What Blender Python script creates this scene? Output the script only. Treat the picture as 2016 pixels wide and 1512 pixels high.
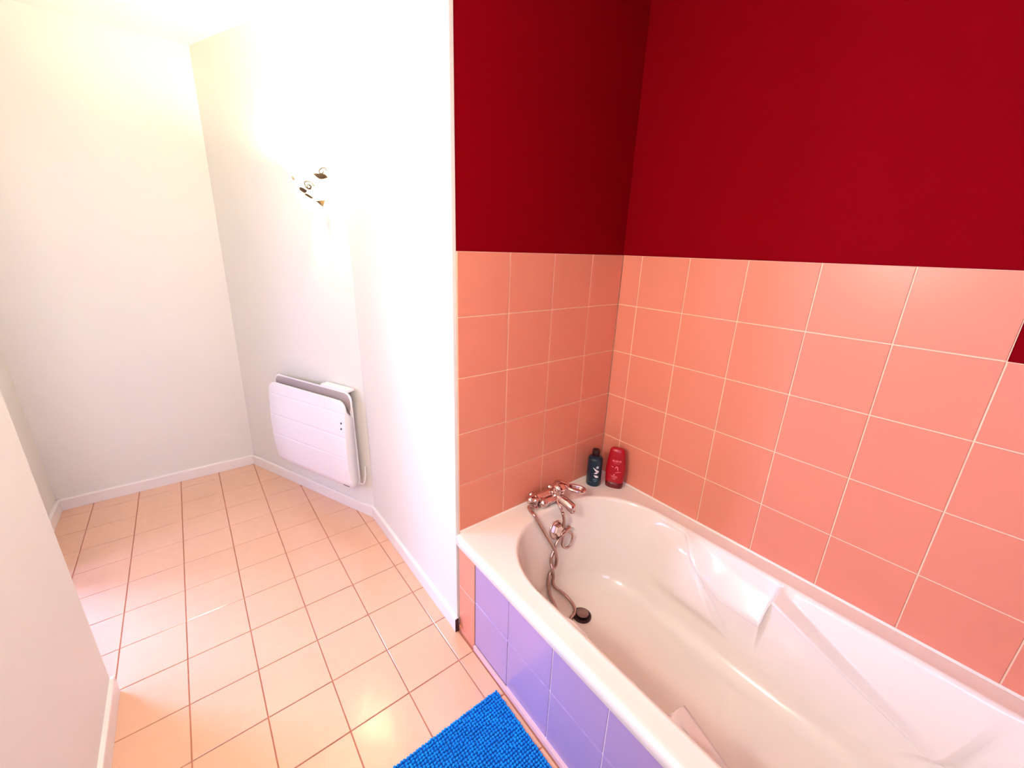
import bpy, bmesh, math, random
from mathutils import Vector, Matrix
random.seed(7)
for o in list(bpy.data.objects): bpy.data.objects.remove(o)
S = bpy.context.scene
COL = S.collection
PI = math.pi

# ------------------------------------------------------------------ camera
CAM = Vector((-1.44280, -1.10524, 1.46138))
RX = Vector((0.787570, -0.615462, 0.030671))
DN = Vector((-0.169026, -0.263620, -0.949703))
FW = Vector((0.592591, 0.742773, -0.311648))
cd = bpy.data.cameras.new('camera'); cam = bpy.data.objects.new('camera', cd); COL.objects.link(cam)
m = Matrix.Identity(4)
for i in range(3):
    m[i][0] = RX[i]; m[i][1] = -DN[i]; m[i][2] = -FW[i]; m[i][3] = CAM[i]
cam.matrix_world = m
cd.sensor_fit = 'HORIZONTAL'; cd.sensor_width = 36; cd.lens = 809.385 / 2016 * 36; cd.clip_start = 0.02
S.camera = cam

# ------------------------------------------------------------------ light and exposure
S.view_settings.view_transform = 'Standard'
S.view_settings.look = 'None'
S.view_settings.gamma = 1.0
S.view_settings.use_curve_mapping = False
S.view_settings.exposure = 0.6
w = bpy.data.worlds.new('sky'); S.world = w; w.use_nodes = True
w.node_tree.nodes['Background'].inputs[0].default_value = (0.55, 0.72, 1.0, 1)
w.node_tree.nodes['Background'].inputs[1].default_value = 0.6

def area(name, loc, target, sx, sy, power, color):
    l = bpy.data.lights.new(name, 'AREA'); l.shape = 'RECTANGLE'; l.size = sx; l.size_y = sy
    l.energy = power; l.color = color
    o = bpy.data.objects.new(name, l); COL.objects.link(o); o.location = loc
    o.rotation_euler = (Vector(target) - Vector(loc)).to_track_quat('-Z', 'Y').to_euler()
    return o
def point(name, loc, power, color, r=0.03):
    l = bpy.data.lights.new(name, 'POINT'); l.energy = power; l.color = color; l.shadow_soft_size = r
    o = bpy.data.objects.new(name, l); COL.objects.link(o); o.location = loc
    return o
# daylight of the neighbouring room, through the open doorway on the left
area('daylight_doorway', (-3.15, 1.95, 1.15), (-2.0, 0.8, 0.3), 0.5, 1.2, 84, (0.42, 0.48, 1.0))
area('daylight_doorway_low', (-3.25, 1.10, 1.15), (-2.0, 0.62, 0.3), 0.35, 1.0, 12, (0.50, 0.50, 1.0))
# daylight of the bathroom window behind the camera
area('daylight_window', (-1.80, -1.55, 1.25), (-0.6, -1.0, 0.4), 0.5, 0.8, 4, (0.42, 0.46, 1.0))
# unseen globe wall lamp, placed from the light falling on the bath walls
GLOBE_L = 82; LY, LZ = -0.58, 1.56          # radiance and place of the opal globe lamp
BULB_L = 2150          # radiance of the small bulb in the wall lamp

# ------------------------------------------------------------------ materials
def mat(name, col, rough=0.5, metal=0.0, spec=0.5, coat=0.0, crough=0.06, noise=0.0, nscale=40, bump=0.0, bscale=200, trans=0.0, emit=None, estr=0.0):
    M = bpy.data.materials.new(name); M.use_nodes = True
    nt = M.node_tree; b = nt.nodes['Principled BSDF']
    b.inputs['Base Color'].default_value = (*col, 1); b.inputs['Roughness'].default_value = rough
    b.inputs['Metallic'].default_value = metal; b.inputs['Specular IOR Level'].default_value = spec
    b.inputs['Coat Weight'].default_value = coat; b.inputs['Coat Roughness'].default_value = crough
    if trans: b.inputs['Transmission Weight'].default_value = trans
    if emit: b.inputs['Emission Color'].default_value = (*emit, 1); b.inputs['Emission Strength'].default_value = estr
    tc = nt.nodes.new('ShaderNodeTexCoord'); src = tc.outputs['Object']
    if noise:
        geo = nt.nodes.new('ShaderNodeNewGeometry')
        n = nt.nodes.new('ShaderNodeTexNoise'); n.inputs['Scale'].default_value = nscale; n.inputs['Detail'].default_value = 5
        nt.links.new(geo.outputs['Position'], n.inputs['Vector'])
        mx = nt.nodes.new('ShaderNodeMix'); mx.data_type = 'RGBA'
        mx.inputs[6].default_value = (*[c * (1 - noise) for c in col], 1)
        mx.inputs[7].default_value = (*[min(1, c * (1 + noise)) for c in col], 1)
        nt.links.new(n.outputs['Fac'], mx.inputs[0]); nt.links.new(mx.outputs[2], b.inputs['Base Color'])
    if bump:
        n2 = nt.nodes.new('ShaderNodeTexNoise'); n2.inputs['Scale'].default_value = bscale; n2.inputs['Detail'].default_value = 4
        nt.links.new(src, n2.inputs['Vector'])
        bp = nt.nodes.new('ShaderNodeBump'); bp.inputs['Strength'].default_value = bump; bp.inputs['Distance'].default_value = 0.002
        nt.links.new(n2.outputs['Fac'], bp.inputs['Height']); nt.links.new(bp.outputs['Normal'], b.inputs['Normal'])
    return M
M_white = mat('white_wall_paint', (0.83, 0.80, 0.72), 0.6, noise=0.015, nscale=3, bump=0.15, bscale=160)
M_beyond = mat('grey_wall_paint', (0.40, 0.39, 0.38), 0.7)
M_ceil = mat('ceiling_paint', (0.92, 0.89, 0.84), 0.7, bump=0.1, bscale=120)
M_red = mat('deep_red_paint', (0.21, 0.0004, 0.004), 0.7, spec=0.02, noise=0.04, nscale=2, bump=0.2, bscale=180)
M_wtile = mat('salmon_glazed_tile', (0.76, 0.265, 0.175), 0.3, spec=0.3, noise=0.03, nscale=6)
M_wtile_dark = mat('salmon_glazed_tile_pier', (0.78, 0.30, 0.20), 0.3, spec=0.4, noise=0.03, nscale=6)
M_ptile = mat('daylight_tinted_tile', (0.42, 0.30, 0.54), 0.2, spec=0.45, noise=0.03, nscale=6)  # blue daylight on the bath front is put into this mauve tile colour
M_wgrout = mat('cream_wall_grout', (0.92, 0.66, 0.45), 0.8, noise=0.05, nscale=60)
M_pgrout = mat('pale_panel_grout', (0.95, 0.84, 0.92), 0.8)
M_ftile = mat('peach_floor_tile', (0.80, 0.46, 0.30), 0.25, spec=0.6, coat=1.0, crough=0.09, noise=0.05, nscale=25, bump=0.06, bscale=90)
M_fgrout = mat('brown_floor_grout', (0.58, 0.22, 0.14), 0.85, noise=0.25, nscale=30)
M_bb = mat('baseboard_gloss_paint', (0.92, 0.84, 0.78), 0.35)
M_gap = mat('dark_gap', (0.05, 0.02, 0.02), 0.9)
M_acr = mat('white_bath_acrylic', (0.96, 0.90, 0.80), 0.12, spec=0.5, coat=0.3)
M_seal = mat('sealant', (0.93, 0.85, 0.74), 0.4)
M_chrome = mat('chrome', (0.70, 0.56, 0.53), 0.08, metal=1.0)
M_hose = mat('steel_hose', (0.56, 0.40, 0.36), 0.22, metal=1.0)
M_plug = mat('grey_plug', (0.30, 0.20, 0.18), 0.3, metal=0.7)
M_dark = mat('dark_rubber', (0.03, 0.008, 0.008), 0.5)
M_heater = mat('white_enamel', (0.90, 0.87, 0.87), 0.3)
M_heater_in = mat('heater_grille_shade', (0.25, 0.20, 0.18), 0.6)
M_black = mat('black_plastic', (0.01, 0.01, 0.012), 0.4)
M_mat = mat('blue_chenille', (0.0, 0.29, 1.0), 0.8, spec=0.3, noise=0.35, nscale=18)
M_matb = mat('blue_mat_backing', (0.003, 0.10, 0.45), 0.9)
M_teal = mat('teal_plastic', (0.001, 0.022, 0.042), 0.3)
M_cap = mat('dark_maroon_cap', (0.018, 0.002, 0.004), 0.35)
M_redb = mat('red_plastic', (0.40, 0.001, 0.012), 0.3)
M_redc = mat('dark_red_cap', (0.14, 0.0008, 0.004), 0.3)
M_print = mat('white_print', (0.90, 0.86, 0.88), 0.5)
M_pink = mat('pink_print', (0.95, 0.30, 0.36), 0.5)
M_brass = mat('aged_brass', (0.10, 0.055, 0.022), 0.5, metal=0.3)
M_globe = mat('opal_glass', (0.9, 0.9, 0.88), 0.3, emit=(1.0, 0.91, 0.80), estr=GLOBE_L)
M_globe2 = mat('frosted_window_pane', (0.8, 0.8, 0.85), 0.4, emit=(0.45, 0.52, 1.0), estr=2.0)
M_bulb = mat('lamp_bulb', (0.9, 0.9, 0.85), 0.3, emit=(1.0, 0.91, 0.56), estr=BULB_L)

def glass_shell():
    M = bpy.data.materials.new('frosted_lamp_glass'); M.use_nodes = True; nt = M.node_tree
    nt.nodes.remove(nt.nodes['Principled BSDF'])
    out = nt.nodes['Material Output']
    d = nt.nodes.new('ShaderNodeBsdfDiffuse'); d.inputs[0].default_value = (0.95, 0.92, 0.85, 1)
    t = nt.nodes.new('ShaderNodeBsdfTranslucent'); t.inputs[0].default_value = (1.0, 0.93, 0.80, 1)
    mx = nt.nodes.new('ShaderNodeMixShader'); mx.inputs[0].default_value = 0.45
    tr = nt.nodes.new('ShaderNodeBsdfTransparent'); mt_ = nt.nodes.new('ShaderNodeMixShader'); mt_.inputs[0].default_value = 0.12
    nt.links.new(d.outputs[0], mx.inputs[1]); nt.links.new(t.outputs[0], mx.inputs[2])
    nt.links.new(mx.outputs[0], mt_.inputs[1]); nt.links.new(tr.outputs[0], mt_.inputs[2]); nt.links.new(mt_.outputs[0], out.inputs[0])
    return M
M_glass = glass_shell()

# ------------------------------------------------------------------ mesh helpers
def link(name, me, material=None, parent=None):
    o = bpy.data.objects.new(name, me); COL.objects.link(o)
    if material and not me.materials: me.materials.append(material)
    if parent: o.parent = parent
    return o
def mesh(name, V, F, smooth=False):
    me = bpy.data.meshes.new(name); me.from_pydata([tuple(v) for v in V], [], F); me.update()
    if smooth:
        for p in me.polygons: p.use_smooth = True
    return me
def fixn(me):
    bm = bmesh.new(); bm.from_mesh(me); bmesh.ops.recalc_face_normals(bm, faces=bm.faces); bm.to_mesh(me); bm.free(); return me
def box_me(name, a, b, bev=0.0, seg=2, smooth=False):
    bm = bmesh.new(); bmesh.ops.create_cube(bm, size=1)
    c = [(a[i] + b[i]) / 2 for i in range(3)]; s = [abs(b[i] - a[i]) for i in range(3)]
    for v in bm.verts: v.co = Vector([c[i] + v.co[i] * s[i] for i in range(3)])
    if bev: bmesh.ops.bevel(bm, geom=bm.edges[:], offset=bev, segments=seg, affect='EDGES', profile=0.5)
    me = bpy.data.meshes.new(name); bm.to_mesh(me); bm.free()
    if smooth:
        for p in me.polygons: p.use_smooth = True
    return me
def box(name, a, b, material, parent=None, bev=0.0, seg=2):
    return link(name, box_me(name, a, b, bev, seg), material, parent)
def prism_me(name, poly, z0, z1, bev=0.0):
    n = len(poly); V = []
    def inset(pl, d):
        out = []
        for i in range(n):
            p0, p1, p2 = Vector(pl[i - 1]), Vector(pl[i]), Vector(pl[(i + 1) % n])
            e1 = (p1 - p0).normalized(); e2 = (p2 - p1).normalized()
            n1 = Vector((-e1.y, e1.x)); n2 = Vector((-e2.y, e2.x))
            k = 1 + n1.dot(n2); out.append(p1 + (n1 + n2) * (d / max(k, 0.3)))
        return out
    base = [Vector(p) for p in poly]
    rings = [(base, z0), (base, z1 - bev if bev else z1)]
    if bev: rings.append((inset(base, bev), z1))
    for r, z in rings: V += [(p.x, p.y, z) for p in r]
    F = [tuple(reversed(range(n)))]
    for k in range(len(rings) - 1):
        for i in range(n):
            j = (i + 1) % n; F.append((k * n + i, k * n + j, (k + 1) * n + j, (k + 1) * n + i))
    F.append(tuple(range((len(rings) - 1) * n, len(rings) * n)))
    return mesh(name, V, F)
def lathe_me(name, prof, n=32, sx=1, sy=1, smooth=True):
    """prof: (r, z) list from bottom to top"""
    V = []; F = []
    for r, z in prof:
        for i in range(n):
            a = 2 * PI * i / n; V.append((r * sx * math.cos(a), r * sy * math.sin(a), z))
    for k in range(len(prof) - 1):
        for i in range(n):
            j = (i + 1) % n; F.append((k * n + i, k * n + j, (k + 1) * n + j, (k + 1) * n + i))
    F.append(tuple(reversed(range(n)))); F.append(tuple(range((len(prof) - 1) * n, len(prof) * n)))
    me = mesh(name, V, F, smooth)
    return me
def catmull(P, k=8, closed=False):
    P = [Vector(p) for p in P]; out = []
    n = len(P); rng = range(n if closed else n - 1)
    for i in rng:
        if closed: p0, p1, p2, p3 = P[i - 1], P[i], P[(i + 1) % n], P[(i + 2) % n]
        else: p0, p1, p2, p3 = P[max(i - 1, 0)], P[i], P[i + 1], P[min(i + 2, n - 1)]
        for j in range(k):
            t = j / k
            out.append(0.5 * ((2 * p1) + (p2 - p0) * t + (2 * p0 - 5 * p1 + 4 * p2 - p3) * t * t + (3 * p1 - p0 - 3 * p2 + p3) * t ** 3))
    if not closed: out.append(P[-1])
    return out
def tube_me(name, P, r, n=12, closed=False, rad=None):
    P = [Vector(p) for p in P]; V = []; F = []; m_ = len(P)
    up = Vector((0.13, 0.21, 0.97)); prev = None
    for i, p in enumerate(P):
        if closed: t = (P[(i + 1) % m_] - P[i - 1]).normalized()
        else: t = (P[min(i + 1, m_ - 1)] - P[max(i - 1, 0)]).normalized()
        if prev is None:
            a = t.cross(up); a.normalize()
        else:
            a = prev - t * prev.dot(t); a.normalize()
        prev = a; b = t.cross(a)
        rr = rad[i] if rad else r
        for j in range(n):
            an = 2 * PI * j / n; V.append(p + (a * math.cos(an) + b * math.sin(an)) * rr)
    lim = m_ if closed else m_ - 1
    for i in range(lim):
        i2 = (i + 1) % m_
        for j in range(n):
            k = (j + 1) % n; F.append((i * n + j, i * n + k, i2 * n + k, i2 * n + j))
    if not closed:
        F.append(tuple(reversed(range(n)))); F.append(tuple(range((m_ - 1) * n, m_ * n)))
    return fixn(mesh(name, V, F, True))
def tag(o, label=None, cat=None, group=None, kind=None):
    if label: o['label'] = label
    if cat: o['category'] = cat
    if group: o['group'] = group
    if kind: o['kind'] = kind
    return o
def empty(name, loc, rz, label, cat):
    o = bpy.data.objects.new(name, None); COL.objects.link(o); o.location = loc; o.rotation_euler = (0, 0, rz)
    o.empty_display_size = 0.05
    return tag(o, label, cat)
def struct(o): o['kind'] = 'structure'; return o

# ------------------------------------------------------------------ room shell
CZ = 2.41
A0 = Vector((-1.25, 1.965)); B0 = Vector((-0.80, 0.905))          # heater wall, floor line
A1 = Vector((-1.203, 1.965)); B1 = Vector((-0.80, 0.955))         # heater wall, ceiling line
fl = struct(link('floor', mesh('floor', [(-2.19, -2.4, -0.004), (0.0, -2.4, -0.004), (0.0, 0.0, -0.004), (-0.79, 0.0, -0.004), (-0.79, 0.93, -0.004), (-1.24, 1.99, -0.004), (-2.19, 1.99, -0.004)], [(0, 1, 2, 3, 4, 5, 6)]), M_fgrout))
PT = 0.198; OX = -0.8636; OY = 0.8734; GR = 0.0032
full = None
def clip(poly, a, b, c):      # keep a*x + b*y <= c
    out = []
    for i in range(len(poly)):
        p, q = poly[i - 1], poly[i]
        dp, dq = a * p[0] + b * p[1] - c, a * q[0] + b * q[1] - c
        if (dp <= 0) != (dq <= 0):
            t = dp / (dp - dq); out.append((p[0] + (q[0] - p[0]) * t, p[1] + (q[1] - p[1]) * t))
        if dq <= 0: out.append(q)
    return out
def parea(pl): return abs(sum(pl[i - 1][0] * pl[i][1] - pl[i][0] * pl[i - 1][1] for i in range(len(pl)))) / 2 if len(pl) > 2 else 0
dn = Vector((B0.y - A0.y, -(B0.x - A0.x))).normalized() * -1       # outward to the hidden side
for ix in range(-1, 7):
    for iy in range(-6, 17):
        x1 = OX - ix * PT; x0 = x1 - PT; y1 = OY - iy * PT; y0 = y1 - PT
        h = GR / 2
        q = [(x0 + h, y0 + h), (x1 - h, y0 + h), (x1 - h, y1 - h), (x0 + h, y1 - h)]
        p = clip(q, 1, 0, -0.803 if y1 > 0.0 or True else 0)
        p = clip(p, 0, 1, 1.962) if p else p
        p = clip(p, 0, -1, 2.38) if p else p
        if p: p = clip(p, dn.x, dn.y, dn.x * A0.x + dn.y * A0.y - 0.003)
        if p: p = clip(p, -1, 0, 2.186)
        if p and x1 < -1.84: p = clip(p, 0, -1, -0.475)
        ar = parea(p)
        if ar < 4e-4: continue
        cx, cy = (x0 + x1) / 2, (y0 + y1) / 2
        if abs(ar - (PT - GR) ** 2) < 1e-7:
            if full is None:
                r = (PT - GR) / 2; full = prism_me('floor_tile', [(-r, -r), (r, -r), (r, r), (-r, r)], -0.0038, 0.0, 0.0012)
            o = link('tile', full, M_ftile, fl)
        else:
            loc = [(a - cx, b - cy) for a, b in p]
            s = sum(loc[i - 1][0] * loc[i][1] - loc[i][0] * loc[i - 1][1] for i in range(len(loc)))
            if s < 0: loc.reverse()
            cl = []
            for v in loc:
                if not cl or (Vector(v) - Vector(cl[-1])).length > 1e-4: cl.append(v)
            if (Vector(cl[0]) - Vector(cl[-1])).length < 1e-4: cl.pop()
            o = link('tile', prism_me('floor_tile_cut', cl, -0.0038, 0.0, 0.0012), M_ftile, fl)
        o.location = (cx, cy, random.uniform(-0.0003, 0.0003))
        o.rotation_euler = (random.uniform(-1, 1) * 0.0012, random.uniform(-1, 1) * 0.0012, 0)

struct(box('ceiling', (-2.31, -2.5, CZ), (0.15, 2.1, CZ + 0.1), M_ceil))
struct(box('wall_far', (-2.31, 1.965, -0.02), (-1.1, 2.1, CZ), M_white))
# heater wall: its top line is not quite above its floor line
NZ = 12; V = []; F = []
for k in range(NZ + 1):
    f = k / NZ; z = -0.02 + (CZ + 0.02) * f; a = A0.lerp(A1, f); b = B0.lerp(B1, f)
    for i in range(9):
        p = a.lerp(b, i / 8); V.append((p.x, p.y, z))
    p2 = b + Vector((0.12, 0.05)); p1 = a + Vector((0.12, 0.05)); V += [(p2.x, p2.y, z), (p1.x, p1.y, z)]
for k in range(NZ):
    for i in range(11):
        j = (i + 1) % 11; F.append((k * 11 + i, k * 11 + j, (k + 1) * 11 + j, (k + 1) * 11 + i))
F += [tuple(range(11)), tuple(range(NZ * 11, NZ * 11 + 11))]
struct(link('wall_heater', fixn(mesh('wall_heater', V, F)), M_white))
struct(box('wall_partition', (-0.80, 0.003, -0.02), (-0.7865, 0.96, CZ), M_white, bev=0.0012))
wr = struct(box('wall_right', (0.005, -1.82, -0.02), (0.12, 0.10, CZ), M_red))
wh = struct(box('wall_head', (-0.787, 0.005, -0.02), (0.005, 0.10, CZ), M_red))
struct(box('wall_foot', (-0.80, -1.82, -0.02), (0.005, -1.72, CZ), M_red))
struct(box('wall_back', (-1.97, -2.5, -0.02), (-0.80, -2.4, CZ), M_white))
struct(box('wall_back_side', (-0.80, -2.5, -0.02), (-0.70, -1.82, CZ), M_white))
struct(box('wall_left', (-1.97, -2.4, -0.02), (-1.85, 0.47, CZ), M_white, bev=0.003))
# far left wall with an open doorway, hidden by the near wall
DW0, DW1, DH = 0.58, 1.30, 2.05
for i, (a, b) in enumerate([((-2.29, 0.36, -0.02), (-2.19, DW0, CZ)), ((-2.29, DW1, -0.02), (-2.19, 1.965, CZ)), ((-2.29, DW0, DH), (-2.19, DW1, CZ))]):
    struct(box('wall_doorway_side', a, b, M_white))
struct(box('wall_doorway_return', (-2.19, 0.36, -0.02), (-1.97, 0.47, CZ), M_white))
# room beyond the doorway
for nm, a, b in (('wall_beyond_far', (-3.5, 2.4, -0.02), (-2.29, 2.5, CZ)), ('wall_beyond_left', (-3.6, -0.1, -0.02), (-3.5, 2.5, CZ)), ('wall_beyond_near', (-3.5, -0.1, -0.02), (-1.97, 0.0, CZ)),
                 ('wall_beyond_right', (-2.29, 1.965, -0.02), (-2.19, 2.5, CZ)), ('ceiling_beyond', (-3.6, -0.1, CZ), (-2.31, 2.5, CZ + 0.1))):
    struct(box(nm, a, b, M_beyond))
struct(box('floor_beyond', (-3.5, 0.0, -0.03), (-2.19, 2.4, -0.003), mat('oak_floor', (0.45, 0.28, 0.16), 0.4, noise=0.2, nscale=8)))
# skirting boards
def skirting(name, p, q, side, h=0.066, t=0.014, m=M_bb, ends=0):
    p = Vector(p); q = Vector(q); d = (q - p); L = d.length; d.normalize(); nrm = Vector((-d.y, d.x)) * side
    prof = [(0, 0), (t, 0), (t, h - 0.006), (t - 0.0015, h - 0.002), (t - 0.005, h), (0, h)]
    V = []; 
    for s in (0, L):
        for u, z in prof:
            v = p + d * s + nrm * u; V.append((v.x, v.y, z + 0.0005))
    n = len(prof); F = [tuple(range(n)), tuple(range(n, 2 * n))] + [(i, (i + 1) % n, n + (i + 1) % n, n + i) for i in range(n)]
    return struct(link(name, fixn(mesh(name, V, F)), m))
skirting('baseboard_far', (-2.19, 1.965), (-1.25, 1.965), -1)
skirting('baseboard_heater', A0[:], B0[:], -1)
pb = skirting('baseboard_partition', (-0.80, 0.905), (-0.80, -0.006), -1)
skirting('baseboard_left', (-1.85, -2.4), (-1.85, 0.47), -1, h=0.072, t=0.012)
skirting('baseboard_door', (-2.19, 1.30), (-2.19, 1.965), -1)
box('end_gap', (-0.8145, -0.009, 0.001), (-0.8005, -0.0062, 0.062), M_dark, pb)['label'] = 'dark open end of the skirting board'

# ------------------------------------------------------------------ wall tiles
TG = 0.0036
def wall_tiles(parent, axis, xs, zs, skip=None, m=M_wtile, face=0.0, depth=0.004, bev=0.0009):
    cache = {}
    for i in range(len(xs) - 1):
        for k in range(len(zs) - 1):
            if skip and skip(i, k): continue
            a0, a1 = sorted((xs[i], xs[i + 1])); z0, z1 = sorted((zs[k], zs[k + 1]))
            w_, h_ = a1 - a0 - TG, z1 - z0 - TG
            key = (round(w_, 4), round(h_, 4))
            if key not in cache:
                cache[key] = prism_me('wall_tile', [(-w_ / 2, -h_ / 2), (w_ / 2, -h_ / 2), (w_ / 2, h_ / 2), (-w_ / 2, h_ / 2)], -depth, 0, bev)
            o = link('tile', cache[key], m, parent)
            jit = random.uniform(-0.0004, 0.0004); tl = [random.uniform(-1, 1) * 0.002 for _ in range(2)]
            c = (a0 + a1) / 2; z = (z0 + z1) / 2
            if axis == 'y':      # faces -y
                o.rotation_euler = (PI / 2 + tl[0], 0, tl[1]); o.location = (c, face + jit, z)
            elif axis == 'x':    # faces -x
                o.rotation_euler = (PI / 2, tl[0], -PI / 2 + tl[1]); o.location = (face + jit, c, z)
ZR = [1.4515, 1.2538, 1.0538, 0.8538, 0.6538, 0.4575]
HX = [0.0, -0.1853, -0.3853, -0.5853, -0.7860]
RY = [0.0] + [-0.0908 - 0.2 * i for i in range(9)]
box('grout', (-0.786, 0.0022, 0.44), (0.003, 0.0048, 1.4508), M_wgrout, wh)
wall_tiles(wh, 'y', HX, ZR)
gv = [(0.0022, 0.0, 0.44), (0.0022, -1.7, 0.44), (0.0022, -1.7, 1.2535), (0.0022, -1.0908, 1.2535), (0.0022, -1.0908, 1.4508), (0.0022, 0.0, 1.4508)]
V = gv + [(0.0048, y, z) for _, y, z in gv]; n = 6
link('grout', fixn(mesh('grout', V, [tuple(range(6)), tuple(range(6, 12))] + [(i, (i + 1) % n, n + (i + 1) % n, n + i) for i in range(n)])), M_wgrout, wr)
wall_tiles(wr, 'x', RY, ZR, skip=lambda i, k: k == 0 and RY[i + 1] < -1.15)

# ------------------------------------------------------------------ bath panel
PXF = -0.792
pan = struct(box('wall_bath_front', (0.0005, -0.815, 0.001), (0.03, 0.90, 0.4185), M_pgrout)); pan.location = (-0.79, -0.9, 0)
def pb_(name, a, b, m, **k):
    o = box(name, [a[0] + 0.79, a[1] + 0.9, a[2]], [b[0] + 0.79, b[1] + 0.9, b[2]], m, pan, **k); return o
pb_('pier_grout', (-0.7905, -0.1115, 0.001), (-0.7892, -0.001, 0.42), M_wgrout)
pb_('plinth', (-0.800, -1.715, 0.0008), (-0.7895, -0.1145, 0.0225), mat('pink_plinth', (0.80, 0.52, 0.56), 0.5), bev=0.001)
pb_('pier_plinth', (-0.797, -0.111, 0.0008), (-0.7900, -0.003, 0.0235), M_wtile_dark, bev=0.001)
pb_('joint_gap', (-0.7912, -0.1160, 0.0235), (-0.7885, -0.1117, 0.42), M_gap)
pb_('lower_gap', (-0.7912, -0.31, 0.0226), (-0.7885, -0.1145, 0.0262), M_gap)
PY = [-0.1146, -0.3117, -0.5137, -0.7127, -0.912, -1.112, -1.312, -1.512, -1.714]
hold = bpy.data.objects.new('h', None)
def panel_tiles(ys, zs, m, g):
    global TG
    cache = {}
    for i in range(len(ys) - 1):
        for k in range(len(zs) - 1):
            w_ = abs(ys[i] - ys[i + 1]) - g; h_ = abs(zs[k] - zs[k + 1]) - g; key = (round(w_, 4), round(h_, 4))
            if key not in cache: cache[key] = prism_me('panel_tile', [(-w_ / 2, -h_ / 2), (w_ / 2, -h_ / 2), (w_ / 2, h_ / 2), (-w_ / 2, h_ / 2)], -0.0026, 0, 0.0008)
            o = link('tile', cache[key], m, pan); o.rotation_euler = (PI / 2, 0, -PI / 2)
            o.location = (PXF + 0.79 + random.uniform(-0.0003, 0.0003), (ys[i] + ys[i + 1]) / 2 + 0.9, (zs[k] + zs[k + 1]) / 2)
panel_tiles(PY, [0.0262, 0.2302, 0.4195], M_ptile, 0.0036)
panel_tiles([-0.0015, -0.1112], [0.0240, 0.2210, 0.4195], M_wtile_dark, 0.0030)

# ------------------------------------------------------------------ bathtub
TXC = -0.403; RIM = 0.46
def sstep(a, b, x):
    t = max(0.0, min(1.0, (x - a) / (b - a))); return t * t * (3 - 2 * t)
def lerp(a, b, t): return a + (b - a) * t
def basin_profile():
    P = [(0.0, 0.4600), (0.004, 0.4594), (0.0085, 0.4565), (0.012, 0.451), (0.014, 0.444), (0.0155, 0.436)]
    n = 44
    for i in range(1, n + 1):
        f = i / n; z = lerp(0.436, 0.165, f); P.append((0.0155 + 0.062 * f, z))
    r = 0.085; x0 = 0.0775
    for i in range(1, 15):
        a = PI / 2 * i / 14 * 0.97; P.append((x0 + r * 1.15 * (1 - math.cos(a)) + 0.006 * i / 14, 0.165 - r * math.sin(a)))
    xe, ze = P[-1]
    for i in range(1, 8): P.append((lerp(xe, 0.334, i / 7), ze - 0.004 * i / 7))
    return P
PROF = basin_profile()
NA, NS = 90, 230
def contour(ins, z):
    hw = 0.338 - ins; d = 0.455 - z
    yc = -0.41 - 0.0 * d; ry = 0.330 - ins * 0.92
    fy = -1.31 + max(0, d) * 0.55; fr = 0.33 - ins * 0.95
    pts = []
    def se(a, rx, ry_, p):
        c, s = math.cos(a), math.sin(a)
        return (math.copysign(abs(c) ** (2 / p), c) * rx, math.copysign(abs(s) ** (2 / p), s) * ry_)
    for i in range(NA + 1):          # head arc from right side over to left
        x, y = se(PI * i / NA, hw, ry, 2.3); pts.append((x, yc + y))
    for i in range(1, NS):
        pts.append((-hw, lerp(yc, fy, i / NS)))
    for i in range(NA + 1):
        x, y = se(PI + PI * i / NA, hw, fr, 2.5); pts.append((x, fy + y))
    for i in range(1, NS):
        pts.append((hw, lerp(fy, yc, i / NS)))
    return pts
def ledge(y, side):
    st = sstep(-0.812, -0.828, y)
    t = max(0, min(1, (-y - 0.50) / 0.31)); out1 = lerp(0.450, 0.400, t); lip1 = lerp(0.425, 0.318, min(1, t * 1.7))
    out2 = max(0.19, 0.454 - (-y - 0.82) * 0.46); lip2 = out2 - 0.022
    wl1 = 0.250 if side > 0 else 0.285
    q = sstep(-0.85, -1.30, y)
    return lerp(out1, out2, st), lerp(lip1, lip2, st), lerp(wl1, lerp(0.254, 0.276, q), st), lerp(0.312, lerp(0.308, 0.290, q), st)
def base_ins(z):
    return 0.0155 + 0.062 * (0.436 - z) / 0.271 if z < 0.436 else 0.0155
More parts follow.
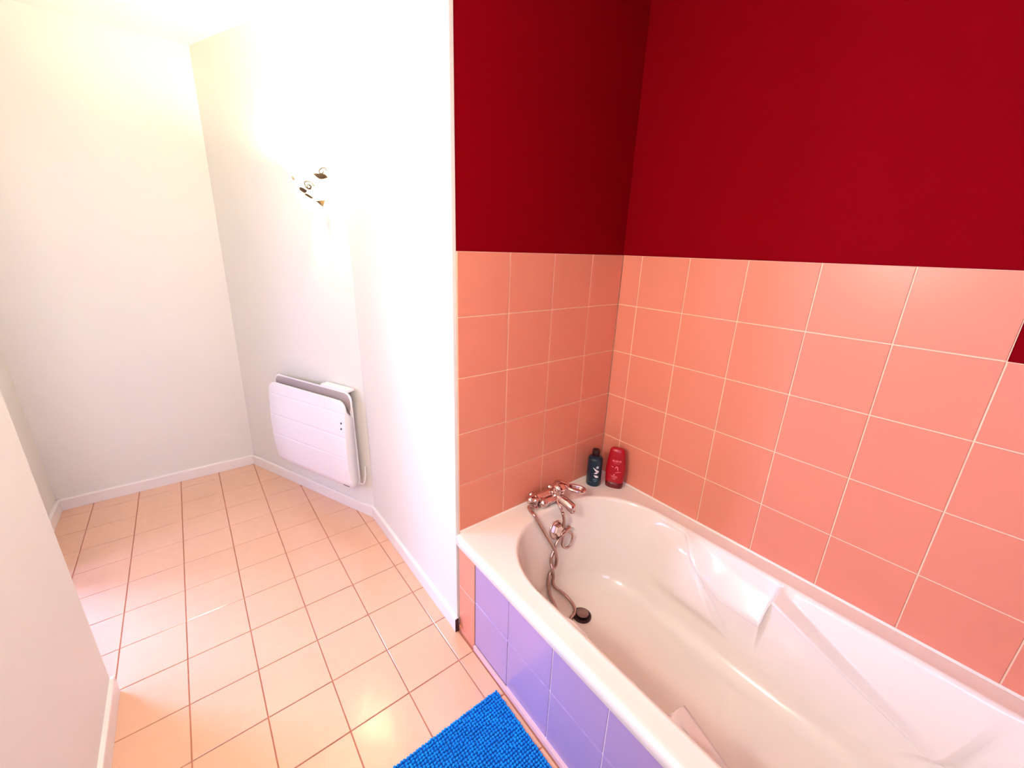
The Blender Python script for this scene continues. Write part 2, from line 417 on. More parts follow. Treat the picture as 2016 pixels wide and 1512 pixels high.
def deform(x, y, z, ins):
    s = 1 if x > 0 else -1; ax = abs(x)
    if z > 0.4515 or ins > 0.0776 or y > -0.20 or y < -1.52: return x, z
    hw = 0.338 - ins
    if ax < hw * 0.80: return x, z
    ye = -0.490 - (0.455 - z) * 0.9
    k = sstep(ye + 0.012, ye - 0.024, y) * (1 - sstep(-1.32, -1.50, y))
    kz = sstep(-0.44, -0.53, y) * (1 - sstep(-1.32, -1.50, y))
    out, lip, wl, wo = ledge(y, s)
    # warp the rings so that two of them follow the ledge
    RO, RL = 0.360, 0.325
    if z > RO: zt = lerp(out, 0.452, (z - RO) / (0.452 - RO))
    elif z > RL: zt = lerp(lip, out, (z - RL) / (RO - RL))
    else: zt = lerp(0.165, lip, max(0, (z - 0.165)) / (RL - 0.165))
    z2 = lerp(z, zt, kz)
    hw = 0.338 - base_ins(z2)
    ye = -0.490 - (0.455 - z2) * 0.9
    k = sstep(ye + 0.012, ye - 0.024, y) * (1 - sstep(-1.32, -1.50, y))
    low = sstep(0.165, 0.25, z2)
    dx = 0.042 * sstep(-0.30, -0.58, y) * (1 - sstep(ye + 0.012, ye - 0.024, y)) * low * sstep(0.452, 0.39, z2)
    if k > 0:
        if z2 > out: tw = lerp(wo, 0.3235, (z2 - out) / max(0.452 - out, 0.002))
        elif z2 > lip: tw = lerp(wl, wo, (z2 - lip) / max(out - lip, 1e-4))
        else: tw = lerp(hw, wl + 0.004, min(1, max(0, (z2 - 0.165) / (lip - 0.165))) ** 0.8) if lip > 0.17 else hw
        dx = lerp(dx, hw - tw, k)
    return s * (hw - dx if abs(ax - (0.338 - ins)) < 1e-6 else ax - dx), z2
V = []; F = []; N = None
def add_ring(pts3):
    global N
    N = len(pts3); V.extend(pts3)
def outer(pts, x0, x1, y0, y1, rc, z):
    """project every contour point outwards from the middle axis to a rounded rectangle"""
    res = []
    cy = -0.86
    for x, y in pts:
        px, py = x, y - cy
        # head/foot arcs map radially from arc centre, straight parts map sideways
        hx, hy0, hy1 = (x1 - x0) / 2, y1 - cy, y0 - cy
        ox_ = (x0 + x1) / 2
        if y > -0.41: c = (0.0, -0.41)
        elif y < -1.31: c = (0.0, -1.31)
        else: c = (0.0, y)
        dx, dy = x - c[0], y - c[1]; L = math.hypot(dx, dy) or 1; dx /= L; dy /= L
        ts = []
        if dx > 1e-9: ts.append((x1 - TXC - c[0]) / dx)
        if dx < -1e-9: ts.append((x0 - TXC - c[0]) / dx)
        if dy > 1e-9: ts.append((y1 - c[1]) / dy)
        if dy < -1e-9: ts.append((y0 - c[1]) / dy)
        t = min(ts); qx, qy = c[0] + dx * t + TXC, c[1] + dy * t
        # round the corners
        for sx, cxn in ((-1, x0 + rc), (1, x1 - rc)):
            for sy, cyn in ((-1, y0 + rc), (1, y1 - rc)):
                if (qx - cxn) * sx > 0 and (qy - cyn) * sy > 0:
                    vx, vy = qx - cxn, qy - cyn; l = math.hypot(vx, vy); f = rc / l if l > rc else 1
                    qx, qy = cxn + vx * f, cyn + vy * f
        res.append((qx, qy, z))
    return res
top = contour(0, 0.46)
TX0, TX1, TY0, TY1 = -0.807, -0.001, -1.70, -0.001
rings = 0
for (o_, z) in [(-0.008, 0.4185), (-0.002, 0.4185), (0, 0.4205), (0, 0.4490), (-0.0012, 0.4545), (-0.0045, 0.4585), (-0.010, 0.4602), (-0.018, 0.4600)]:
    add_ring(outer(top, TX0 - o_, TX1 + (o_ if o_ > -0.011 else o_) * 0.6, TY0 - o_, TY1 + o_ * 0.6, 0.012, z)); rings += 1
# flat of the rim, then the basin
last = V[-N:]
for f in (0.5, 0.93):
    add_ring([(lerp(p[0], q[0] + TXC, f), lerp(p[1], q[1], f), 0.4600 - 0.0006 * f) for p, q in zip(last, top)]); rings += 1
for ins, z in PROF:
    zz = z
    add_ring([(p[0] + TXC, c[1], p[1]) for c in contour(ins, z) for p in (deform(c[0], c[1], zz, ins),)]); rings += 1
for k in range(rings - 1):
    for i in range(N):
        j = (i + 1) % N; F.append((k * N + i, k * N + j, (k + 1) * N + j, (k + 1) * N + i))
F.append(tuple((rings - 1) * N + i for i in range(N)))
tub = empty('bathtub', (TXC, -0.85, 0), 0, 'white acrylic bathtub with moulded armrests against the salmon tiles', 'bathtub')
V = [(x - TXC, y + 0.85, z) for x, y, z in V]
tm = fixn(mesh('shell', V, F, True)); sh = link('shell', tm, M_acr, tub)
# make sure the rim faces up
up = sum(p.normal.z * p.area for p in tm.polygons)
if up < 0: tm.flip_normals()
def local(o, p): return tuple(Vector(p) - o.location)
def tub_box(name, a, b, m, **k): return box(name, local(tub, a), local(tub, b), m, tub, **k)
# feet hidden under the shell carry it
for fx in (-0.6, -0.2):
    for fy in (-0.45, -1.2): tub_box('foot', (fx - 0.02, fy - 0.02, 0.0005), (fx + 0.02, fy + 0.02, 0.075), M_gap)
# sealant along both walls
sp = [(0.0, 0.0), (0.0055, 0.0), (0.0045, 0.003), (0.002, 0.006), (0.0, 0.008)]
def seal(p, q, nx, ny):
    V = []
    for s in (p, q):
        for u, z in sp: V.append((s[0] + nx * u - tub.location.x, s[1] + ny * u - tub.location.y, RIM - 0.002 + z))
    n = len(sp); return link('sealant_bead', fixn(mesh('sealant', V, [tuple(range(n)), tuple(range(n, 2 * n))] + [(i, (i + 1) % n, n + (i + 1) % n, n + i) for i in range(n)])), M_seal, tub)
seal((-0.785, -0.0002), (0.0, -0.0002), 0, -1); seal((-0.0002, 0.0), (-0.0002, -1.70), -1, 0)
#TUBEND

def part(name, me, m, parent): return link(name, me, m, parent)
def tub_tube(name, P, r, m, parent, **k): return part(name, tube_me(name, [Vector(p) - parent.location for p in P], r, **k), m, parent)
def disc(name, center, normal, prof, m, parent, n=40):
    """lathe profile (r, h) set on a surface point; h grows along the normal"""
    q = Vector(normal).normalized().to_track_quat('Z', 'Y')
    o = part(name, lathe_me(name, prof, n), m, parent); o.location = Vector(center) - root_of(parent); o.rotation_mode = 'QUATERNION'; o.rotation_quaternion = q
    return o
def root_of(p):
    v = Vector((0, 0, 0))
    while p is not None: v += p.location; p = p.parent
    return v
# overflow and waste are fixed to the tub
ov = disc('overflow_plate', (-0.3880, -0.1080, 0.3600), (0.02, -0.98, 0.21), [(0.0405, -0.004), (0.0405, 0.004), (0.0385, 0.0068), (0.033, 0.0078), (0.029, 0.0078)], M_chrome, tub)
kn = part('dial', lathe_me('dial', [(0.0265, 0.0), (0.0265, 0.012), (0.022, 0.018), (0.010, 0.0195)], 6, smooth=False), M_chrome, ov); kn.location = (0, 0, 0.006)
wst = disc('waste_ring', (-0.4056, -0.3005, 0.0780), (0, 0, 1), [(0.037, -0.002), (0.037, 0.004), (0.034, 0.007), (0.026, 0.006), (0.024, 0.002)], M_dark, tub)
pl = part('waste_cap', lathe_me('waste_cap', [(0.012, 0.0), (0.012, 0.012), (0.0235, 0.013), (0.0245, 0.016), (0.022, 0.0185), (0.010, 0.0175)], 36), M_plug, wst); pl.location = (0.0, 0.002, 0.002)

# ------------------------------------------------------------------ mixer tap
fa = empty('bath_mixer_tap', (-0.39, -0.06, 0.50), 0, 'chrome wall-mounted mixer tap with loop lever above the head of the bathtub', 'tap')
def fc(name, P, r, n=20, rad=None, m=M_chrome): return part(name, tube_me(name, [Vector(p) - fa.location for p in P], r, n=n, rad=rad), m, fa)
def rcap(P, r, k=6):
    """rounded ends for a thick tube"""
    P = [Vector(p) for p in P]; d0 = (P[0] - P[1]).normalized(); d1 = (P[-1] - P[-2]).normalized()
    A, R = [], []
    for i in range(k):
        a = PI / 2 * (1 - i / k); A.append(P[0] + d0 * r * math.sin(a)); R.append(max(0.0006, r * math.cos(a)))
    for p in P: A.append(p); R.append(r)
    for i in range(1, k + 1):
        a = PI / 2 * i / k; A.append(P[-1] + d1 * r * math.sin(a)); R.append(max(0.0006, r * math.cos(a)))
    return A, R
for x in (-0.440, -0.335):
    o = part('wall_flange', lathe_me('wall_flange', [(0.016, 0.0), (0.016, 0.003), (0.014, 0.006), (0.012, 0.010), (0.012, 0.022)], 32), M_chrome, fa)
    o.location = Vector((x, -0.0012, 0.488)) - fa.location; o.rotation_euler = (PI / 2, 0, 0)
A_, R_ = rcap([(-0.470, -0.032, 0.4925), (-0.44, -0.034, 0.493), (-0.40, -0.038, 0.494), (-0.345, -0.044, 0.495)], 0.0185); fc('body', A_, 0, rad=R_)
for x in (-0.455, -0.395):
    fc('collar', [(x, -0.0345, 0.4928), (x + 0.010, -0.0350, 0.4930)], 0.0203)
# cartridge housing
o = part('cartridge', lathe_me('cartridge', [(0.022, -0.026), (0.0285, -0.014), (0.0295, 0.006), (0.029, 0.018), (0.0255, 0.0225), (0.030, 0.0242), (0.0305, 0.032), (0.0275, 0.040), (0.019, 0.0455), (0.005, 0.047)], 36), M_chrome, fa)
o.location = Vector((-0.345, -0.058, 0.497)) - fa.location; o.rotation_euler = (math.radians(14), math.radians(3), 0)
# spout
A_, R_ = rcap([(-0.352, -0.060, 0.486), (-0.350, -0.085, 0.481), (-0.346, -0.115, 0.474), (-0.342, -0.140, 0.4665)], 0.0182)
R_ = [r * lerp(1.08, 1.16, i / len(R_)) if r > 0.001 else r for i, r in enumerate(R_)]
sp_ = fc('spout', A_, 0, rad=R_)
fc('aerator', [(-0.3415, -0.147, 0.458), (-0.3412, -0.1475, 0.4475)], 0.0115)
# diverter arm with its round knob
A_, R_ = rcap([(-0.352, -0.066, 0.484), (-0.385, -0.070, 0.481), (-0.424, -0.0655, 0.481)], 0.0145); fc('diverter_arm', A_, 0, rad=R_)
bm = bmesh.new(); bmesh.ops.create_uvsphere(bm, u_segments=28, v_segments=18, radius=0.0205)
me = bpy.data.meshes.new('knob'); bm.to_mesh(me); bm.free()
for p in me.polygons: p.use_smooth = True
o = part('knob', me, M_chrome, fa); o.location = Vector((-0.4290, -0.0640, 0.4800)) - fa.location
# shower outlet under the left end
o = part('shower_outlet', lathe_me('shower_outlet', [(0.0135, -0.040), (0.0150, -0.037), (0.0145, -0.031), (0.0090, -0.028), (0.0085, -0.014), (0.0125, -0.012), (0.0125, 0.004)], 28), M_chrome, fa)
o.location = Vector((-0.462, -0.0540, 0.5050)) - fa.location
# lever: neck and loop
fc('lever_neck', catmull([(-0.347, -0.052, 0.532), (-0.335, -0.058, 0.5345), (-0.322, -0.070, 0.531), (-0.312, -0.083, 0.526)], 5), 0, n=18, rad=[0.019 - 0.0085 * i / 15 for i in range(16)])
c0 = Vector((-0.288, -0.107, 0.5185)); ax = Vector((0.62, -0.76, -0.10)).normalized(); ay = Vector((0.74, 0.60, 0.12)).normalized()
loop = [c0 + ax * 0.0375 * math.cos(2 * PI * i / 40) + ay * (0.0170 + 0.003 * math.cos(2 * PI * i / 40)) * math.sin(2 * PI * i / 40) for i in range(40)]
o = fc('lever_loop', loop, 0.0048, n=12); bpy.data.meshes.remove(o.data) if False else None
o.data = tube_me('lever_loop', [p - fa.location for p in loop], 0.0074, n=12, closed=True); o.data.materials.append(M_chrome)
V = [tuple(c0 + ax * 0.031 * math.cos(2 * PI * i / 40) + ay * 0.0155 * math.sin(2 * PI * i / 40) + Vector((0, 0, dz)) - fa.location) for dz in (-0.0042, -0.0022) for i in range(40)]
part('lever_plate', fixn(mesh('lever_plate', V, [tuple(range(40)), tuple(range(40, 80))] + [(i, (i + 1) % 40, 40 + (i + 1) % 40, 40 + i) for i in range(40)])), M_chrome, fa)

# ------------------------------------------------------------------ shower hose
HA = [(-0.462, -0.0600, 0.466), (-0.468, -0.0600, 0.4705), (-0.4810, -0.0520, 0.4790), (-0.4934, -0.0500, 0.4770), (-0.5002, -0.0731, 0.4715), (-0.5034, -0.1031, 0.4669), (-0.4623, -0.1186, 0.3828), (-0.4275, -0.1375, 0.3092), (-0.4221, -0.155, 0.2726), (-0.4189, -0.1509, 0.2257), (-0.4323, -0.1513, 0.2117), (-0.4544, -0.1555, 0.2012), (-0.4653, -0.1619, 0.1781), (-0.4665, -0.1684, 0.145), (-0.4712, -0.1858, 0.1186), (-0.4721, -0.2133, 0.0987)]
HM = [(-0.492, -0.250, 0.0905), (-0.520, -0.280, 0.0935), (-0.532, -0.312, 0.0950), (-0.516, -0.330, 0.0925), (-0.487, -0.312, 0.0890)]
HB = [(-0.3790, -0.1290, 0.4500), (-0.3700, -0.1310, 0.4200), (-0.3598, -0.1235, 0.3757), (-0.3640, -0.1255, 0.3550), (-0.3731, -0.1283, 0.3356), (-0.4029, -0.1312, 0.3139), (-0.416, -0.1345, 0.2891), (-0.4353, -0.1395, 0.2684), (-0.4414, -0.1455, 0.2424), (-0.4465, -0.1626, 0.2236), (-0.4421, -0.1638, 0.188), (-0.4426, -0.1643, 0.1586), (-0.4302, -0.1714, 0.1308), (-0.4088, -0.1915, 0.1076), (-0.3989, -0.2225, 0.0923), (-0.4072, -0.2594, 0.0886), (-0.4287, -0.2823, 0.088), (-0.4564, -0.2885, 0.0881)]
ho = empty('shower_hose', (-0.44, -0.15, 0.30), 0, 'twisted metal shower hose hanging from the tap into the white bathtub', 'hose')
def corrugate(P, r):
    # resample densely so that the steel spiral shows
    P = catmull(P, 10); L = [0]
    for a, b in zip(P, P[1:]): L.append(L[-1] + (b - a).length)
    out, rad = [], []; n = int(L[-1] / 0.0011); j = 0
    for i in range(n + 1):
        s = L[-1] * i / n
        while j < len(L) - 2 and L[j + 1] < s: j += 1
        f = (s - L[j]) / max(1e-9, L[j + 1] - L[j]); out.append(P[j].lerp(P[j + 1], f)); rad.append(r * (1.0 if i % 4 < 2 else 0.95))
    return out, rad
for nm, P in (('hose_tube', HA + HM[:3]), ('hose_tube', [*HB, *HM[::-1][:3]])):
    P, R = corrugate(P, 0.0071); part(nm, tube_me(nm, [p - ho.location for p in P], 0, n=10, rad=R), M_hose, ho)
fc('hose_nut', [(-0.372, -0.078, 0.4800), (-0.378, -0.110, 0.4700), (-0.379, -0.128, 0.4520)], 0.0062, n=14)
RG = [(-0.3583, -0.1308, 0.3469), (-0.3746, -0.1368, 0.3127), (-0.3751, -0.1392, 0.2931), (-0.3566, -0.1422, 0.2755), (-0.3339, -0.1441, 0.2807), (-0.3183, -0.1408, 0.3094), (-0.3207, -0.136, 0.3288), (-0.3423, -0.1312, 0.3441)]
o = part('ring', tube_me('ring', [p - ho.location for p in catmull(RG, 6, True)], 0.0052, n=12, closed=True), M_hose, ho)
KN = [(-0.3789, -0.1335, 0.348), (-0.3603, -0.1349, 0.3554), (-0.3372, -0.1322, 0.361)]
A_, R_ = rcap(KN, 0.0092); o = part('hook', tube_me('hook', [p - ho.location for p in A_], 0, n=14, rad=R_), M_hose, ho)
tag(ho.children[0], None)

# ------------------------------------------------------------------ bottles
def wrap(pts_faces, radius_fn, name, m, parent, off=0.0005):
    """flat print (u = metres along the front, z) bent around a bottle; radius_fn(angle, z) -> point"""
    V, F = pts_faces
    W = []
    for u, z in V:
        W.append(radius_fn(u, z, off))
    return part(name, mesh(name, W, F), m, parent)
def leaf(cx, cz, L, wd, ang, bend=0.0, n=14):
    V = []; F = []
    for i in range(n + 1):
        t = i / n; x = (t - 0.5) * L; h = wd * math.sin(PI * t) ** 0.8 * (0.6 + 0.6 * t); b = bend * (t - 0.5) ** 2 * 4
        for s in (-1, 1):
            px, pz = x, b + s * h / 2; V.append((cx + px * math.cos(ang) - pz * math.sin(ang), cz + px * math.sin(ang) + pz * math.cos(ang)))
    for i in range(n): F.append((2 * i, 2 * i + 1, 2 * i + 3, 2 * i + 2))
    return V, F
def dot(cx, cz, r, n=20): return [(cx + r * math.cos(2 * PI * i / n), cz + r * math.sin(2 * PI * i / n)) for i in range(n)], [tuple(range(n))]
def bars(rows):
    V = []; F = []
    for x0, x1, z, h in rows:
        k = 8
        for i in range(k):
            a, b = lerp(x0, x1, i / k), lerp(x0, x1, (i + 1) / k); n = len(V)
            V += [(a, z), (b, z), (b, z + h), (a, z + h)]; F.append((n, n + 1, n + 2, n + 3))
    return V, F
def text_shape(txt, size, cx, cz):
    cu = bpy.data.curves.new('t', 'FONT'); cu.body = txt; cu.size = size; cu.align_x = 'CENTER'; cu.align_y = 'CENTER'
    cu.offset = size * 0.02; cu.resolution_u = 3
    o = bpy.data.objects.new('t', cu); COL.objects.link(o)
    bpy.context.view_layer.update(); me = bpy.data.meshes.new_from_object(o.evaluated_get(bpy.context.evaluated_depsgraph_get()))
    V = [(v.co.x + cx, v.co.y + cz) for v in me.vertices]; F = [tuple(p.vertices) for p in me.polygons]
    bpy.data.objects.remove(o); bpy.data.curves.remove(cu); bpy.data.meshes.remove(me); return V, F

TB = empty('shampoo_bottle', (-0.118, -0.060, RIM - 0.0005), math.atan2(-1.045, -1.32) + PI / 2, 'teal bottle with dark cap and white leaf print on the tub corner', 'bottle')
RB_ = 0.0325
bprof = [(0.029, 0.0), (0.0318, 0.002), (RB_, 0.005), (RB_, 0.124), (0.0318, 0.130), (0.0285, 0.1355), (0.022, 0.139), (0.0155, 0.1405), (0.0150, 0.143)]
part('body', lathe_me('body', bprof, 48), M_teal, TB)
part('cap', lathe_me('cap', [(0.0160, 0.1425), (0.0168, 0.1432), (0.0168, 0.168), (0.0158, 0.1705), (0.012, 0.1715)], 40), M_cap, TB)
def tf(u, z, off):
    a = -PI / 2 + u / RB_; return ((RB_ + off) * math.cos(a), (RB_ + off) * math.sin(a), z)
for sh_, m_ in ((leaf(0.0035, 0.0870, 0.030, 0.0070, -0.85, -0.002), M_print), (leaf(0.0150, 0.0800, 0.017, 0.0060, 2.45 - PI + 0.0, 0.001), M_print),
                (leaf(0.0085, 0.0705, 0.021, 0.0085, 0.35, 0.001), M_print), (leaf(0.0095, 0.0535, 0.025, 0.0115, -0.45, 0.001), M_print)):
    wrap(sh_, tf, 'leaf_print', m_, TB)
wrap(dot(0.0125, 0.0985, 0.0062), tf, 'dot_print', mat('grey_print', (0.45, 0.55, 0.58), 0.5), TB)
wrap(bars([(-0.006, 0.017, 0.0395, 0.0010), (-0.003, 0.016, 0.0370, 0.0010), (-0.001, 0.016, 0.0325, 0.0009), (0.001, 0.014, 0.0300, 0.0009), (0.003, 0.013, 0.0275, 0.0009), (-0.016, -0.008, 0.0220, 0.0009)]), tf, 'small_print', mat('teal_print', (0.20, 0.42, 0.42), 0.5), TB)

CB = empty('conditioner_bottle', (-0.0570, -0.1280, RIM - 0.0005), -1.166 + 0.12, 'red upside-down conditioner bottle with pale pink print on the tub corner', 'bottle')
def oval(z):
    # half width and half depth of the red tube at height z
    pts = [(0.0, 0.0375, 0.0225), (0.003, 0.0385, 0.0235), (0.029, 0.0392, 0.0240), (0.0295, 0.0395, 0.0240), (0.060, 0.0425, 0.0245), (0.095, 0.0425, 0.0240), (0.135, 0.0385, 0.0220), (0.165, 0.0345, 0.0195), (0.180, 0.0315, 0.0165), (0.1875, 0.026, 0.012), (0.1905, 0.018, 0.007)]
    for (a, w0, d0), (b, w1, d1) in zip(pts, pts[1:]):
        if z <= b: f = (z - a) / (b - a); return lerp(w0, w1, f), lerp(d0, d1, f)
    return pts[-1][1:]
def oval_me(name, zs):
    n = 48; V = []; F = []
    for z in zs:
        w_, d_ = oval(z)
        for i in range(n):
            a = 2 * PI * i / n; c, s_ = math.cos(a), math.sin(a); V.append((math.copysign(abs(c) ** 0.85, c) * w_, math.copysign(abs(s_) ** 0.85, s_) * d_, z))
    for k in range(len(zs) - 1):
        for i in range(n):
            j = (i + 1) % n; F.append((k * n + i, k * n + j, (k + 1) * n + j, (k + 1) * n + i))
    F.append(tuple(reversed(range(n)))); F.append(tuple(range((len(zs) - 1) * n, len(zs) * n)))
    return mesh(name, V, F, True)
part('cap', oval_me('cap', [0.0, 0.003, 0.015, 0.028]), M_redc, CB)
part('body', oval_me('body', [0.0285, 0.030, 0.05, 0.07, 0.095, 0.115, 0.135, 0.15, 0.165, 0.173, 0.18, 0.184, 0.1875, 0.1893, 0.1905]), M_redb, CB)
def rf(u, z, off):
    w_, d_ = oval(z); c = max(-0.98, min(0.98, u / w_)); c2 = abs(c) ** (1 / 0.85); s_ = math.sqrt(max(0, 1 - c2 * c2))
    return (u, -(d_ * s_ ** 0.85 + off + 0.0004), z)
wrap(text_shape('ELSEVE', 0.0125, 0.004, 0.1345), rf, 'lettering', M_pink, CB)
wrap(bars([(-0.010, 0.018, 0.1230, 0.0009)]), rf, 'underline', M_pink, CB)
arc = [(0.0065 + 0.0068 * math.cos(a), 0.0975 + 0.0135 * math.sin(a)) for a in [PI * (1.02 - i / 14 * 1.25) for i in range(15)]]
V = []; F = []
for i, (x, z) in enumerate(arc):
    wd = 0.0012 + 0.0028 * math.sin(PI * i / 14) + 0.001 * i / 14; dx, dz = x - 0.0065, z - 0.0985; l = math.hypot(dx, dz)
    V += [(x, z), (x - dx / l * wd, z - dz / l * wd)]
for i in range(14): F.append((2 * i, 2 * i + 1, 2 * i + 3, 2 * i + 2))
wrap((V, F), rf, 'arch_print', M_pink, CB)
wrap(leaf(-0.0125, 0.1060, 0.012, 0.0028, -0.15), rf, 'stroke_print', M_pink, CB)
wrap(leaf(0.0120, 0.0830, 0.030, 0.0030, 0.30, -0.003), rf, 'stroke_print', M_pink, CB)
wrap(dot(-0.0015, 0.0685, 0.0030), rf, 'dot_print', M_pink, CB)
wrap(bars([(-0.016, 0.013, 0.0615, 0.0013), (-0.012, 0.014, 0.0585, 0.0012), (-0.010, 0.013, 0.0555, 0.0012), (-0.007, 0.009, 0.0500, 0.0010), (-0.004, 0.006, 0.0465, 0.0012)]), rf, 'small_print', M_pink, CB)

# ------------------------------------------------------------------ bath mat
mt = empty('bath_mat', (-1.066, -0.66, 0), 0, 'bright blue chenille bath mat on the floor tiles beside the tub panel', 'mat')
MX, MY = 0.246, 0.368
part('backing', box_me('backing', (-MX, -MY, 0.0008), (MX, MY, 0.0055), 0.002), M_matb, mt)
V = []; F = []
pitch = 0.0098; nx = int(2 * MX / pitch); ny = int(2 * MY / pitch)
ringz = [(0.55, 0.0), (1.0, 0.35), (0.85, 0.75), (0.40, 0.98)]
for ix in range(nx):
    for iy in range(ny):
        cx = -MX + (ix + 0.5) * 2 * MX / nx + random.uniform(-0.0009, 0.0009); cy = -MY + (iy + 0.5) * 2 * MY / ny + random.uniform(-0.0009, 0.0009)
        h = random.uniform(0.0085, 0.0115); r = random.uniform(0.0046, 0.0054); lx, ly = random.uniform(-0.0012, 0.0012), random.uniform(-0.0012, 0.0012)
        b = len(V); n = 6
        for rr, hz in ringz:
            for i in range(n):
                a = 2 * PI * i / n; V.append((cx + lx * hz + r * rr * math.cos(a), cy + ly * hz + r * rr * 0.92 * math.sin(a), 0.0045 + h * hz))
        V.append((cx + lx, cy + ly, 0.0047 + h))
        for k in range(3):
            for i in range(n):
                j = (i + 1) % n; F.append((b + k * n + i, b + k * n + j, b + (k + 1) * n + j, b + (k + 1) * n + i))
        for i in range(n): F.append((b + 3 * n + i, b + 3 * n + (i + 1) % n, b + 4 * n))
tag(part('pile', mesh('pile', V, F, True), M_mat, mt), kind='stuff')

# ------------------------------------------------------------------ wall heater
WT = (B0 - A0).normalized(); HZ = math.atan2(WT.y, WT.x)
def wall_point(t, off=0.0): p = A0 + WT * t; nn = Vector((-WT.y, WT.x)) * -1; return (p.x + nn.x * off, p.y + nn.y * off)
HC = 0.7875; hx, hy = wall_point(HC)
he = empty('panel_heater', (hx, hy, 0.19), HZ, 'white electric panel heater on the wall below the lamp', 'heater')
Z0, Z1 = 0.19, 0.706
GZ = [0.640, 0.515, 0.392]
def foff(z):
    f = (z - Z0) / (Z1 - Z0); o = 0.088 + 0.020 * math.sin(PI * min(1, max(0, f)) ** 0.85)
    if f < 0.10: o -= 0.020 * (1 - f / 0.10) ** 2
    for g in GZ:
        d = abs(z - g)
        if d < 0.0035: o -= 0.0017 * (1 - d / 0.0035)
    return o
def rounded_shell(name, hw, z0, z1, r, back, front, edge=0.006, step=0.012, extra=()):
    zs = sorted(set([z0 + (z1 - z0) * i / 46 for i in range(47)] + [z0 + r * (1 - math.cos(PI / 2 * i / 8)) for i in range(9)] + [z1 - r * (1 - math.cos(PI / 2 * i / 8)) for i in range(9)] + list(extra)))
    V = []; F = []; cols = None
    for z in zs:
        d = min(z - z0, z1 - z); ins = r - math.sqrt(max(0, r * r - (r - d) ** 2)) if d < r else 0
        xe = hw - ins; fo, bo = front(z), back(z); e = edge
        row = [(-xe, bo), (-xe, fo - e), (-xe + e * 0.3, fo - e * 0.3), (-xe + e, fo)]
        row += [(lerp(-xe + e, xe - e, i / 6), fo) for i in range(1, 6)]
        row += [(xe - e, fo), (xe - e * 0.3, fo - e * 0.3), (xe, fo - e), (xe, bo)]
        cols = len(row); V += [(x, -o_, z - Z0) for x, o_ in row]
    n = cols
    for k in range(len(zs) - 1):
        for i in range(n):
            j = (i + 1) % n; F.append((k * n + i, k * n + j, (k + 1) * n + j, (k + 1) * n + i))
    F.append(tuple(range(n))); F.append(tuple(range((len(zs) - 1) * n, len(zs) * n)))
    me = fixn(mesh(name, V, F, True))
    return me
def boff(z): f = (z - Z0) / (Z1 - Z0); return 0.032 + 0.010 * f
# back housing: rises behind the outlet slot
part('housing', rounded_shell('housing', 0.3155, Z0 + 0.004, 0.742, 0.045, lambda z: boff(z), lambda z: 0.047), M_heater, he)
part('slot_shade', rounded_shell('slot_shade', 0.306, 0.62, 0.735, 0.040, lambda z: 0.0468, lambda z: 0.0490, edge=0.001), mat('slot_shade_tone', (0.46, 0.38, 0.36), 0.6), he)  # shade inside the outlet slot, added as a grey-brown strip on the housing
part('core', rounded_shell('core', 0.300, Z0 + 0.02, 0.665, 0.04, lambda z: 0.046, lambda z: foff(z) - 0.013), M_heater_in, he)
part('front_panel', rounded_shell('front_panel', 0.3175, Z0, Z1, 0.055, lambda z: foff(z) - 0.011 if z > 0.66 else lerp(0.047, foff(z) - 0.011, sstep(0.60, 0.66, z)), foff, extra=[g + d for g in GZ for d in (-0.0035, 0, 0.0035)]), M_heater, he)
def hbox(name, x0, x1, o0, o1, z0, z1, m, bev=0.0, par=None): return part(name, box_me(name, (x0, -o1, z0 - Z0), (x1, -o0, z1 - Z0), bev), m, par or he)
hbox('wall_bracket', 0.085, 0.292, 0.001, 0.046, 0.738, 0.752, M_heater, 0.002)
hbox('wall_bracket', -0.25, -0.20, 0.001, 0.040, 0.30, 0.70, M_heater)
hbox('wall_bracket', 0.20, 0.25, 0.001, 0.040, 0.30, 0.70, M_heater)
for z in (0.590, 0.560):
    o = part('indicator_light', lathe_me('indicator_light', [(0.0052, 0), (0.0052, 0.002), (0.003, 0.003)], 16), M_black, he); o.location = (0.289, -foff(z) + 0.0005, z - Z0); o.rotation_euler = (PI / 2, 0, 0)
hbox('switch_slot', 0.240, 0.285, foff(0.212) - 0.001, foff(0.212) + 0.0015, 0.2095, 0.2145, M_black, 0.0008)
# power cord down to the skirting
cord = [(0.326, -0.032, 0.022), (0.338, -0.026, 0.045), (0.338, -0.018, 0.085), (0.328, -0.008, 0.120)]
part('cord', tube_me('cord', catmull([(0.30, -0.035, 0.03)] + cord, 6), 0.0032, n=8), M_heater, he)

# ------------------------------------------------------------------ wall lamp
SC = 0.985; sx_, sy_ = wall_point(SC)
la = empty('wall_lamp', (sx_, sy_, 1.70), HZ, 'frosted scalloped glass wall lamp with brass scrolls above the heater', 'lamp')
NP, NH = 72, 18; V = []; F = []
def bowl(ph, h, off=0.0):
    """ph 0..pi around the front, h 0 (bottom) .. 1 (rim)"""
    rip = 0.5 + 0.5 * math.cos(ph * 14)
    r = lerp(0.050, 0.136, math.sin(h * PI / 2) ** 0.9 * 0.55 + h * 0.45) + off + 0.008 * rip * h * h
    z = lerp(-0.052, 0.080, h ** 1.25) + 0.012 * rip * h ** 3
    return (-r * math.cos(ph), -(r * math.sin(ph) * 0.92 + 0.006), z)
for s_, off in ((0, 0.0), (1, -0.0035)):
    for h in range(NH + 1):
        for i in range(NP + 1): V.append(bowl(PI * i / NP, h / NH, off))
n = NP + 1; L = (NH + 1) * n
